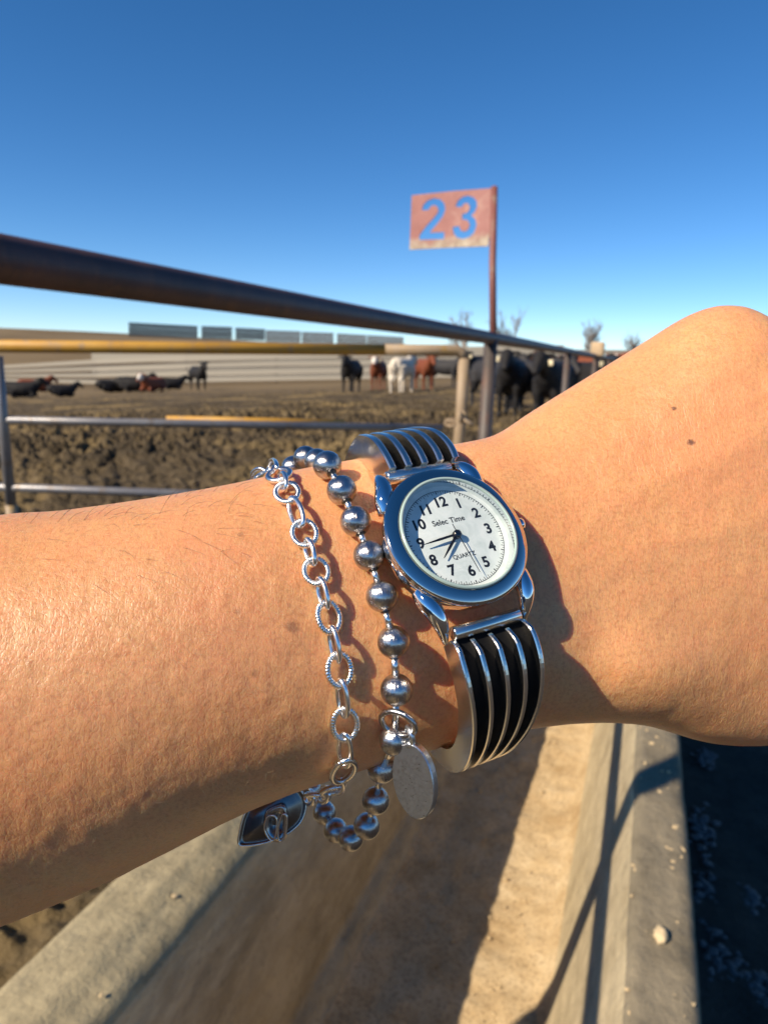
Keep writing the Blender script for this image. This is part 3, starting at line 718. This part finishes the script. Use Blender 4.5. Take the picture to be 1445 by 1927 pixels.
# skin relief large enough to be real geometry
dsp += .00009 * (vnoise(px_ / 26, py_ / 22, 31) - .5) * 2 * front + .00006 * (vnoise(px_ / 11, py_ / 13, 32) - .5) * 2 * front
vc = vc + vn * dsp[:, None]; arm_me.vertices.foreach_set('co', vc.ravel()); arm_me.update()
BV = BVHTree.FromPolygons([Vector(p) for p in vc], [tuple(p.vertices) for p in arm_me.polygons])
def skin_at(px, py):                        # camera space point and normal on the arm
    d = Vector(((px - CX) / FPX, -(py - CY) / FPX, -1)).normalized()
    h, n, i, t = BV.ray_cast(Vector((0, 0, 0)), d)
    if h is None: return None, None
    return h, (n if n.z > 0 else -n)
moles = []
for x, y, r, k in ((1268, 768, 5, .9), (1300, 832, 7.5, .95), (551, 1180, 12, .55), (453, 1006, 6, .45), (447, 1152, 7, .3), (480, 1268, 7, .35), (545, 1140, 5, .25)):
    h, n = skin_at(x, y)
    if h is not None: moles.append((h, r * .12 / FPX * 1.25, k))
arm = obj('person', arm_me, skin_mat(moles), label='bare left forearm and closed hand wearing silver bracelets and a watch', cat='person')
arm.matrix_world = CAMM
bpy.context.view_layer.update()
def cchild(name, me, m, par, **k):          # mesh given in camera space
    return obj(name, me, m, par, **k)
sq = NT('grey cotton sleeve'); sq.set(base=sq.mix(sq.noise(700, 2), (.10, .11, .13), (.15, .16, .18)), rough=.9, normal=sq.bump(sq.noise(60, 4), .5, .004))
mb = MB(); k_ = len(UPPER) * 2 // 5; mb.tube(UPPER[k_:] + [UPPER[-1] + (UPPER[-1] - UPPER[-2]).normalized() * .03], [.056 + .004 * math.sin(i * 1.9) for i in range(len(UPPER) - k_)] + [.05], 28)
obj('sleeve', mb.mesh(), sq.m, arm)
# arm hair
def hairs(n, region, length, rad_, dirf, seed, name, m, lift=.3):
    rnd = random.Random(seed); mb = MB()
    while n > 0:
        px, py = region(rnd); h, nn = skin_at(px, py)
        n -= 1
        if h is None: continue
        d = dirf(px, py, rnd); d = (d - nn * d.dot(nn))
        if d.length < 1e-4: continue
        d.normalize(); L = length(rnd); k = nn.cross(d) * rnd.uniform(-.5, .5); lf = lift * rnd.uniform(.4, 1.5)
        pts = [h - nn * .0002, h + d * L * .33 + nn * L * .33 * lf, h + d * L * .68 + nn * L * .5 * lf + k * L * .12, h + d * L + nn * L * .45 * lf + k * L * .38]
        mb.tube(pts, [rad_, rad_ * .9, rad_ * .65, rad_ * .15], 3, cap=False)
    return obj(name, mb.mesh(), m, arm, kind='stuff')
VEL = NT('golden down'); VEL.set(base=(.62, .44, .26), rough=.3, spec=.6)
DKH = plain('dark arm hair', (.035, .02, .012), .45)
def flow(px, py, rnd):
    a = rad(-25 - 40 * min(1, max(0, (py - 950) / 600))) + rnd.gauss(0, .35)
    if px > 1000: a = rad(-30 - 45 * min(1, max(0, (py - 800) / 500))) + rnd.gauss(0, .3)
    return Vector((math.cos(a), math.sin(a), 0))
hairs(1500, lambda r: (r.uniform(0, 640), r.uniform(900, 1680)), lambda r: r.uniform(.0010, .0028), .000016, flow, 3, 'down_hair', VEL.m, .25)
hairs(900, lambda r: (r.uniform(900, 1445), r.uniform(600, 1380)), lambda r: r.uniform(.0008, .0018), .000014, flow, 4, 'down_hair', VEL.m, .2)
hairs(45, lambda r: (r.uniform(-20, 480), 905 + abs(r.gauss(0, 75))), lambda r: r.uniform(.0025, .0065), .000026, flow, 5, 'arm_hair', DKH, .22)
hairs(70, lambda r: (r.uniform(0, 430), r.uniform(905, 985)), lambda r: r.uniform(.003, .007), .000028, lambda a, b, r: Vector((math.cos(x := r.gauss(.5, .5)), math.sin(x), 0)), 6, 'arm_hair', DKH, .6)

# ------------------------------------------------------------------ wristwatch
E3 = Vector((.888, .176, -.425)).normalized(); E12 = Vector((-.356, .850, -.388)); E12 = (E12 - E3 * E12.dot(E3)).normalized(); EN = E3.cross(E12)
W0 = camP(857, 1009, .1165); mm = .001
WM = Matrix.Translation(W0) @ Matrix((E3, E12, EN)).transposed().to_4x4() @ Matrix.Scale(mm * .965, 4)     # watch units are millimetres
watch = empty('wristwatch', CAMM @ WM, label='round chrome wristwatch with white dial on a ribbed silver cuff', cat='watch')
def wpart(name, v, f, m, par=watch, **k):
    me = v if f is None else mesh(v, f); return obj(name, me, m, par, **k)
R1 = 6.75
wpart('case', *lathe([(0, -5.6), (9.5, -5.6), (11.2, -5.0), (12.1, -3.8), (12.6, -2.0), (12.7, -.6), (12.6, .30), (12.4, .38)], 96), CHROME)
wpart('bezel', *lathe([(12.4, .25), (12.75, .30), (12.98, .55), (13.02, .84), (12.88, 1.06), (12.6, 1.25), (12.2, 1.44), (11.8, 1.59), (11.4, 1.70), (11.05, 1.77), (10.8, 1.79), (10.68, 1.74), (10.64, 1.6)], 128), BEZELM)
GR = NT('pale green crystal edge'); GR.set(base=(.34, .44, .40), rough=.15, spec=.6)
GR.set(**{'Coat Weight': .5})
wpart('crystal_rim', *lathe([(10.64, 1.80), (10.58, 2.12), (10.30, 2.22), (10.12, 2.14), (10.10, 1.7)], 96), GR.m)
INNER = metal('inner ring', (.82, .85, .84), .10)
wpart('inner_ring', *lathe([(10.10, 1.75), (10.06, 1.2), (9.95, .0)], 96), INNER)
g = bpy.data.materials.new('thin watch crystal'); g.use_nodes = True; t = g.node_tree; t.nodes.clear()
out = t.nodes.new('ShaderNodeOutputMaterial'); mx = t.nodes.new('ShaderNodeMixShader'); tr = t.nodes.new('ShaderNodeBsdfTransparent'); gl = t.nodes.new('ShaderNodeBsdfGlossy'); fr = t.nodes.new('ShaderNodeFresnel')
fr.inputs[0].default_value = 1.45; gl.inputs['Roughness'].default_value = .02; tr.inputs[0].default_value = (.98, 1, .99, 1)
t.links.new(fr.outputs[0], mx.inputs[0]); t.links.new(tr.outputs[0], mx.inputs[1]); t.links.new(gl.outputs[0], mx.inputs[2]); t.links.new(mx.outputs[0], out.inputs[0])
v, f = lathe([(0, 2.10), (5, 2.09), (10.2, 2.0)], 64); wpart('crystal', v, f, g)
q = NT('white mother of pearl'); n = q.noise(.28, 4, .6, dist=.8)
q.set(base=q.ramp(n, [(.32, (.58, .63, .61)), (.5, (.68, .72, .70)), (.68, (.76, .78, .76))]), rough=.32, spec=.5); q.set(**{'Coat Weight': .3})
dial = wpart('dial', *lathe([(10.1, -.05), (9.9, .0), (0, .0)], 96), q.m)
for k in range(12):
    a = math.pi / 6 * (k + 1); me = text_mesh(str(k + 1), 2.65, .085, .01)
    o = wpart('numeral', me, None, INK, dial, smooth=False); o.location = (math.sin(a) * R1 * (1.0 if k not in (9, 10) else .99), math.cos(a) * R1, .02)
for body, y, size, off in (('Selec Time', .447 * R1, 1.46, .022), ('QUARTZ', -.556 * R1, 1.10, .015)):
    o = wpart('lettering', text_mesh(body, size, off, .005), None, INK, dial, smooth=False); o.location = (0, y, .02)
mb = MB()
for k in range(120):
    a = 2 * math.pi * k / 120; l = .62 if k % 2 == 0 else .38; wdt = .055 if k % 10 else .1
    Mx = Matrix.Rotation(-a, 4, 'Z'); mb.add([Mx @ Vector(p) for p in ((-wdt, 9.05 - l, .015), (wdt, 9.05 - l, .015), (wdt, 9.05, .015), (-wdt, 9.05, .015))], [(0, 1, 2, 3)])
v, f = lathe([(8.98, .016), (9.08, .016)], 96); mb.add(v, f)
wpart('minute_track', mb.mesh(), None, INK, dial, smooth=False)
def whand(name, ang, L, w0, w1, z, tail, m=HANDM):
    mb = MB(); mb.add([(-w0, -tail, z), (w0, -tail, z), (w0 * 1.05, L * .55, z), (w1, L, z), (-w1, L, z), (-w0 * 1.05, L * .55, z)] + [(-w0, -tail, z + .08), (w0, -tail, z + .08), (w0 * 1.05, L * .55, z + .1), (w1, L, z + .08), (-w1, L, z + .08), (-w0 * 1.05, L * .55, z + .1)],
                      [(5, 4, 3, 2, 1, 0), (6, 7, 8, 9, 10, 11)] + [(i, (i + 1) % 6, 6 + (i + 1) % 6, 6 + i) for i in range(6)])
    o = wpart(name, mb.mesh(), None, m, smooth=False); o.rotation_euler = (0, 0, -rad(ang)); return o
whand('hour_hand', 229, .81 * R1, .24, .07, .55, .6); whand('minute_hand', 265.2, .99 * R1, .21, .06, .78, .7); whand('second_hand', 174, 1.13 * R1, .055, .035, 1.0, 1.9)
wpart('hub', *lathe([(0, 1.35), (.45, 1.3), (.72, 1.1), (.78, .4), (.7, .1)], 32), DARKMET)
mb = MB(); mb.tube([(13.0, 0, -1.2), (13.5, 0, -1.2), (14.6, 0, -1.2), (14.75, 0, -1.2)], [.5, 1.15, 1.15, .9], 20); wpart('crown', mb.mesh(), None, CHROME)
TUB = ((0.3, 14.9, -3.0), (0.2, -15.3, -3.0))
for (tx, ty, tz) in TUB:
    sg = 1 if ty > 0 else -1
    for sx in (-1, 1):
        # horn from the case to the end of the tube
        pts = [(sx * 9.6, sg * 7.4, -1.7), (sx * 9.3, sg * 9.6, -1.3), (tx + sx * 8.9, sg * 11.8, -1.3), (tx + sx * 8.35, sg * 14.0, -2.2), (tx + sx * 7.75, sg * 16.2, -4.2)]
        c = catmull(pts, 6); r = [q.x for q in catmull([Vector((k, 0, 0)) for k in (1.5, 1.75, 1.6, 1.2, .45)], 6)]
        mb = MB(); mb.tube(c, r, 16); o_ = wpart('lug', mb.mesh(), None, CHROME)
    mb = MB(); L = 6.6; mb.tube([(tx - L, ty, tz), (tx - L + .15, ty, tz), (tx + L - .15, ty, tz), (tx + L, ty, tz)], [1.05, 1.2, 1.2, 1.05], 24); wpart('end_tube', mb.mesh(), None, SILVER)
# cuff: base band, black channels and five ribs per side; path in the plane of 12 o'clock (u) and the dial normal (n)
def cuff(path, wid, tx, tall=1.75, blunt=.25):
    pts = catmull([Vector((0, a, b)) for a, b in path], 7); k = len(pts)
    ws = [q.x for q in catmull([Vector((w_, 0, 0)) for w_ in wid], 7)]
    cen = Vector((0, 0, -22))
    fr = []
    for i, p in enumerate(pts):
        t_ = (pts[min(i + 1, k - 1)] - pts[max(i - 1, 0)]).normalized(); o_ = Vector((1, 0, 0)).cross(t_)
        if o_.dot(p - cen) < 0: o_ = -o_
        fr.append((p, o_))
    def strip(x0f, x1f, h0, h1f, i0, i1):         # closed box swept along the path, with heights that taper at the ends
        v = []; f = []; ks = list(range(i0, i1))
        for n_, i in enumerate(ks):
            p, o_ = fr[i]; h1 = h1f(n_ / (len(ks) - 1)); xa, xb = x0f(i), x1f(i); e = (xb - xa) * .22
            for x, h in ((xa, h0), (xa, h1 - .16), (xa + e, h1), (xb - e, h1), (xb, h1 - .18), (xb, h0)):
                v.append(p + o_ * h + Vector((tx + x, 0, 0)))
        for i in range(len(ks) - 1):
            for j in range(6): f.append((i * 6 + j, i * 6 + (j + 1) % 6, (i + 1) * 6 + (j + 1) % 6, (i + 1) * 6 + j))
        f.append(tuple(range(5, -1, -1))); f.append(tuple(range((len(ks) - 1) * 6, len(ks) * 6))); me = mesh(v, f)
        bm = bmesh.new(); bm.from_mesh(me); bmesh.ops.recalc_face_normals(bm, faces=bm.faces); bm.to_mesh(me); bm.free(); return me
    base = wpart('cuff', strip(lambda i: -ws[i] + .25, lambda i: ws[i] - .25, -.55, lambda u: .35, 0, k), None, SILVER, smooth=False)
    base['label'] = 'oxidised silver cuff side'
    wpart('black_inlay', strip(lambda i: -ws[i] + .5, lambda i: ws[i] - .5, .30, lambda u: .55, 0, k - 1), None, BLACKOX, base, smooth=False)
    for r_ in range(5):
        rw = .72 if blunt > .9 else .47; c_ = -1 + r_ * .5; hw = .085 if r_ not in (0, 4) else .10
        wpart('rib', strip(lambda i: (c_ * (ws[i] - .7)) - rw, lambda i: (c_ * (ws[i] - .7)) + rw, -.3 if r_ not in (0, 4) else -2.0 - (tall - 1.75) * 2, lambda u: .6 + tall * min(1, u * 9 + blunt) * min(1, (1 - u) * 4 + .1), 0 if r_ in (0, 4) or blunt > .9 else 2, k), None, SILVER, base, smooth=False)
cuff([(15.9, -4.3), (18.5, -4.4), (21.8, -5.8), (24.8, -9.0), (27.2, -13), (28.3, -20), (27.6, -27), (24.5, -33), (19, -37.5)], [7.3, 7.4, 7.1, 6.4, 5.6, 4.9, 4.2, 3.6, 3.2], 1.5, 2.5, 1.0)
cuff([(-16.2, -4.0), (-19.5, -4.2), (-23.5, -5.8), (-27.5, -9.6), (-30.6, -15.5), (-32.0, -22.5), (-31, -29), (-27.5, -34.5), (-22, -38)], [7.6, 7.9, 7.8, 7.2, 6.3, 5.2, 4.2, 3.6, 3.2], .2)

# ------------------------------------------------------------------ ball chain bracelet
def place(px, py, off, fallback=None):
    h, n = skin_at(px, py)
    if h is None: return camP(px, py, fallback or .14)
    p = h + n * off
    if fallback and fallback < -p.z: return camP(px, py, fallback)
    return p
BR = .00262
bead_px = [(575, 862, .150), (597, 868, .1435), (617, 900, 0), (640, 943, 0), (663, 995, 0), (688, 1055, 0), (712, 1125, 0), (731, 1207, 0), (740, 1288, 0), (735, 1370, 0), (718, 1447, .1285), (707, 1507, .1335), (690, 1555, .1395), (660, 1578, .1465), (632, 1563, .1530), (611, 1530, .1590)]
beads = [place(x, y, BR * 1.02, d or None) for x, y, d in bead_px]
# keep the hand-placed depths smooth
back = [camP(585, 1485, .166), camP(556, 1420, .172), camP(530, 1340, .1745), camP(512, 1250, .1745), camP(500, 1160, .173), camP(496, 1070, .170), camP(505, 990, .166), camP(522, 925, .161), camP(552, 880, .155)]
ring = beads + back
bracelet = empty('ball_chain_bracelet', CAMM @ Matrix.Translation(beads[7]), label='steel ball chain bracelet with oval tag beside the watch', cat='bracelet')
INVB = Matrix.Translation(beads[7]).inverted()
def sph(r, n=28, m=18, flat=.93):
    prof = [(max(1e-7, r * math.sin(math.pi * i / m)), -r * math.cos(math.pi * i / m)) for i in range(m + 1)]
    v, f = lathe(prof, n); return v, f
bv, bf = sph(BR); bead_me = None
def cpart(name, me, m, par, inv, **k):
    me.transform(inv); return obj(name, me, m, par, **k)
k = len(ring)
rodv = []
for i, p in enumerate(ring):
    t_ = (ring[(i + 1) % k] - ring[i - 1]).normalized(); qd = Vector((0, 0, 1)).rotation_difference(t_)
    mb = MB(); mb.add([qd @ Vector(q_) + p for q_ in bv], bf); mb.mesh
    cpart('bead', mb.mesh(), STEEL, bracelet, INVB)
    # seam line round the ball, along its length
    nx = ring[(i + 1) % k]; d_ = (nx - p); 
    mb = MB(); mb.tube([p + d_.normalized() * BR * .9, nx - d_.normalized() * BR * .9], .00066, 10); cpart('rod', mb.mesh(), SILVER2, bracelet, INVB)
    mb = MB(); u_ = d_.normalized(); mb.tube([p + u_ * BR * .955, p + u_ * BR * 1.01], [.00095, .00075], 12); cpart('collar', mb.mesh(), DARKMET, bracelet, INVB)
# jump ring and tag
def ellipse(c, a, b, n=40): return [c + a * math.cos(u) + b * math.sin(u) for u in np.linspace(0, 2 * math.pi, n, endpoint=False)]
dj = -beads[9].z - .0028
jc = camP(749, 1362, dj)
mb = MB(); pxm = dj / FPX
mb.tube(ellipse(jc, Vector((29 * pxm, -14 * pxm, .0008)), Vector((12 * pxm, 22 * pxm, .0018))), .00050, 12, closed=True); cpart('jump_ring', mb.mesh(), STEEL, bracelet, INVB)
tc = camP(781, 1468, dj + .0005)
ta = Vector((-8, 72, 0)).normalized(); tb = Vector((.80, .085, .52)).normalized(); tb = (tb - ta * tb.dot(ta)).normalized(); tn = tb.cross(ta) * (1 if tb.cross(ta).z > 0 else -1)
ha, hb_ = .0061, .0038; N = 48; v = []; f = []
th_ = .0008
for (s_, z_) in ((.97, th_), (1.0, th_ * .75), (1.0, -th_ * .75), (.97, -th_)):
    for j in range(N):
        a = 2 * math.pi * j / N; v.append(tc + ta * (ha * s_ * math.sin(a)) + tb * (hb_ * s_ * math.cos(a)) + tn * z_)
for r_ in range(3):
    for j in range(N): f.append((r_ * N + j, r_ * N + (j + 1) % N, (r_ + 1) * N + (j + 1) % N, (r_ + 1) * N + j))
f.append(tuple(range(N))); f.append(tuple(reversed(range(3 * N, 4 * N))))
me = mesh(v, f); bm = bmesh.new(); bm.from_mesh(me); bmesh.ops.recalc_face_normals(bm, faces=bm.faces); bm.to_mesh(me); bm.free()
tag_o = cpart('tag', me, TAGM, bracelet, INVB, smooth=False)
bc = tc + ta * (ha + .0011)
mb = MB(); mb.tube(ellipse(bc, ta * .0013 + tn * .0002, tb * .0009 + tn * .0009), .00052, 10, closed=True); mb.tube([tc + ta * ha * .88, tc + ta * (ha + .0003)], [.0010, .0006], 10); cpart('bail', mb.mesh(), TAGM, tag_o, Matrix())
tag_o.children[0].data.transform(INVB)

# ------------------------------------------------------------------ link chain bracelet with hat charm
tex = [(503, 889, .1490), (527, 905, 0), (541, 937, 0), (571, 1010, 0), (593, 1080, 0), (616, 1162, 0), (635, 1258, 0), (645, 1356, 0), (643, 1440, .1265)]
smo = [(516, 893, .1465), (534, 920, 0), (556, 974, 0), (582, 1045, 0), (604, 1120, 0), (625, 1211, 0), (641, 1308, 0), (645, 1400, .1265), (637, 1474, .1300)]
seq = []
for a, b in zip(tex, smo): seq += [('t', a), ('s', b)]
seq += [('t', (626, 1488, .1335)), ('s', (611, 1494, .1370)), ('t', (596, 1498, .1405)), ('s', (583, 1499, .1440))]
cpos = [camP(x, y, d) if y > 1465 else place(x, y, .0012, d or None) for _, (x, y, d) in seq]
chain = empty('link_chain_bracelet', CAMM @ Matrix.Translation(cpos[10]), label='silver cable chain bracelet with twisted links and hat charm', cat='bracelet')
INVC = Matrix.Translation(cpos[10]).inverted()
def link(c, t_, n_, half, wid, wire, twist):
    """one oval link lying along t_, its face normal n_"""
    s_ = t_.cross(n_).normalized(); N, m_ = 128, 8; v = []; f = []
    for i in range(N):
        a = 2 * math.pi * i / N; p = c + t_ * half * math.cos(a) + s_ * wid * math.sin(a)
        tg = (t_ * -half * math.sin(a) + s_ * wid * math.cos(a)).normalized(); o_ = n_.cross(tg)
        for j in range(m_):
            b = 2 * math.pi * j / m_; r_ = wire
            if twist: r_ *= 1 + .17 * math.cos(2 * math.pi * (i / 4 + j / m_))
            v.append(p + (n_ * math.cos(b) + o_ * math.sin(b)) * r_)
    for i in range(N):
        for j in range(m_): f.append((i * m_ + j, ((i + 1) % N) * m_ + j, ((i + 1) % N) * m_ + (j + 1) % m_, i * m_ + (j + 1) % m_))
    return mesh(v, f)
kk = len(cpos)
backc = [camP(x, y, d) for x, y, d in ((556, 1490, .162), (520, 1430, .168), (486, 1350, .172), (458, 1250, .174), (440, 1150, .173), (436, 1060, .170), (447, 980, .165), (468, 925, .159), (488, 897, .153))]
full = cpos + backc; loop = catmull(full, 8, closed=True)
for i, (kind, (x, y, d)) in enumerate(seq):
    pv = cpos[i - 1] if i else cpos[0] * 2 - cpos[1]; nx = cpos[i + 1] if i + 1 < kk else cpos[i] * 2 - cpos[i - 1]
    t_ = (nx - pv).normalized(); h, n_ = skin_at(x, y)
    if n_ is None: n_ = Vector((0, -.5, .85)) if y > 1200 else Vector((-.2, .6, .75))
    n_ = (n_ - t_ * n_.dot(t_)).normalized()
    gapd = ((nx - cpos[i]).length + (cpos[i] - pv).length) * .5
    if kind == 't':
        n2 = (Matrix.Rotation(random.uniform(-.35, .35), 3, t_) @ n_); me = link(cpos[i], t_, n2, max(.0021, gapd * .60), .00195, .00050, True); m = SILVER2
    else:
        n2 = (Matrix.Rotation(1.15 + random.uniform(-.2, .2), 3, t_) @ n_); me = link(cpos[i] + n_ * .0002, t_, n2, max(.0019, gapd * .66), .00140, .00044, False); m = SILVER2
    cpart('link', me, m, chain, INVC)
for i in range(0, len(backc) * 2):
    u = kk * 8 + i * 4
    if u + 1 >= len(loop): break
    t_ = (loop[(u + 2) % len(loop)] - loop[u - 2]).normalized(); n_ = t_.orthogonal().normalized(); n_ = Matrix.Rotation(1.57 * (i % 2), 3, t_) @ n_
    cpart('link', link(loop[u], t_, n_, .0034, .0017, .00038, i % 2 == 0), SILVER2, chain, INVC)
# charm: a little hat seen from its crown side, brim and creased crown
hd = .1520; pm = hd / FPX
def HP(px, py, dz=0): return camP(px, py, hd - dz)
outline = [(449, 1588), (462, 1592), (492, 1588), (519, 1580), (540, 1570), (560, 1554), (571, 1538), (576, 1516), (573, 1498), (556, 1480), (530, 1478), (503, 1492), (480, 1508), (461, 1532), (452, 1562)]
oc = catmull([Vector((x, y, 0)) for x, y in outline], 4, closed=True); N = len(oc); cen = Vector((512, 1536, 0)); v = []; f = []
for s_, z_ in ((.0, .0012), (.35, .0011), (.65, .0006), (.86, .0001), (.95, .0), (.985, .0006), (1.0, .0003), (.985, -.0004), (.80, -.0005), (.0, .0004)):
    for p in oc:
        q_ = cen + (p - cen) * s_; v.append(HP(q_.x, q_.y, z_ - .000016 * ((p.x - cen.x) * s_ - (p.y - cen.y) * s_) * .6))
for r_ in range(9):
    for j in range(N): f.append((r_ * N + j, r_ * N + (j + 1) % N, (r_ + 1) * N + (j + 1) % N, (r_ + 1) * N + j))
charm = obj('hat_charm', None, None, chain); charm.location = INVC @ HP(512, 1536) * 1
INVH = Matrix.Translation(HP(512, 1536)).inverted()
cpart('brim', mesh(v, f), metal('dark silver brim', (.20, .19, .185), .24, .1), charm, INVH)
mb = MB(); mb.tube([HP(p.x, p.y, .0004 - .000016 * ((p.x - cen.x) - (p.y - cen.y)) * .6) for p in oc], .00026, 8, closed=True); cpart('brim_edge', mb.mesh(), SILVER, charm, INVH)
def loop_tube(pts, r, z): 
    mb = MB(); mb.tube(catmull([HP(x, y, z) for x, y in pts], 5, closed=True), r, 8, closed=True); return mb.mesh()
L1 = [(498, 1562), (500, 1545), (507, 1536), (517, 1536), (521, 1545), (520, 1565), (516, 1580), (508, 1580)]; L2 = [(527, 1545), (532, 1533), (539, 1535), (540, 1548), (537, 1570), (532, 1580), (525, 1582), (523, 1565)]
for L in (L1, L2): cpart('crown_rim', loop_tube(L, .00022, .0032), SILVER, charm, INVH)
cr = [(500, 1528), (516, 1517), (534, 1514), (541, 1530), (541, 1552), (537, 1577), (520, 1584), (505, 1576), (497, 1556)]
c2 = catmull([Vector((x, y, 0)) for x, y in cr], 4, closed=True); N = len(c2); cc = Vector((519, 1551, 0)); v = []; f = []
for s_, z_ in ((1.06, .0003), (1.0, .0018), (.95, .0027), (.82, .0030), (.5, .0014), (.0, .0010)):
    for p in c2: q_ = cc + (p - cc) * s_; v.append(HP(q_.x, q_.y, z_))
for r_ in range(5):
    for j in range(N): f.append((r_ * N + j, r_ * N + (j + 1) % N, (r_ + 1) * N + (j + 1) % N, (r_ + 1) * N + j))
cpart('crown', mesh(v, f), metal('tarnished silver', (.42, .40, .39), .22, .1), charm, INVH)
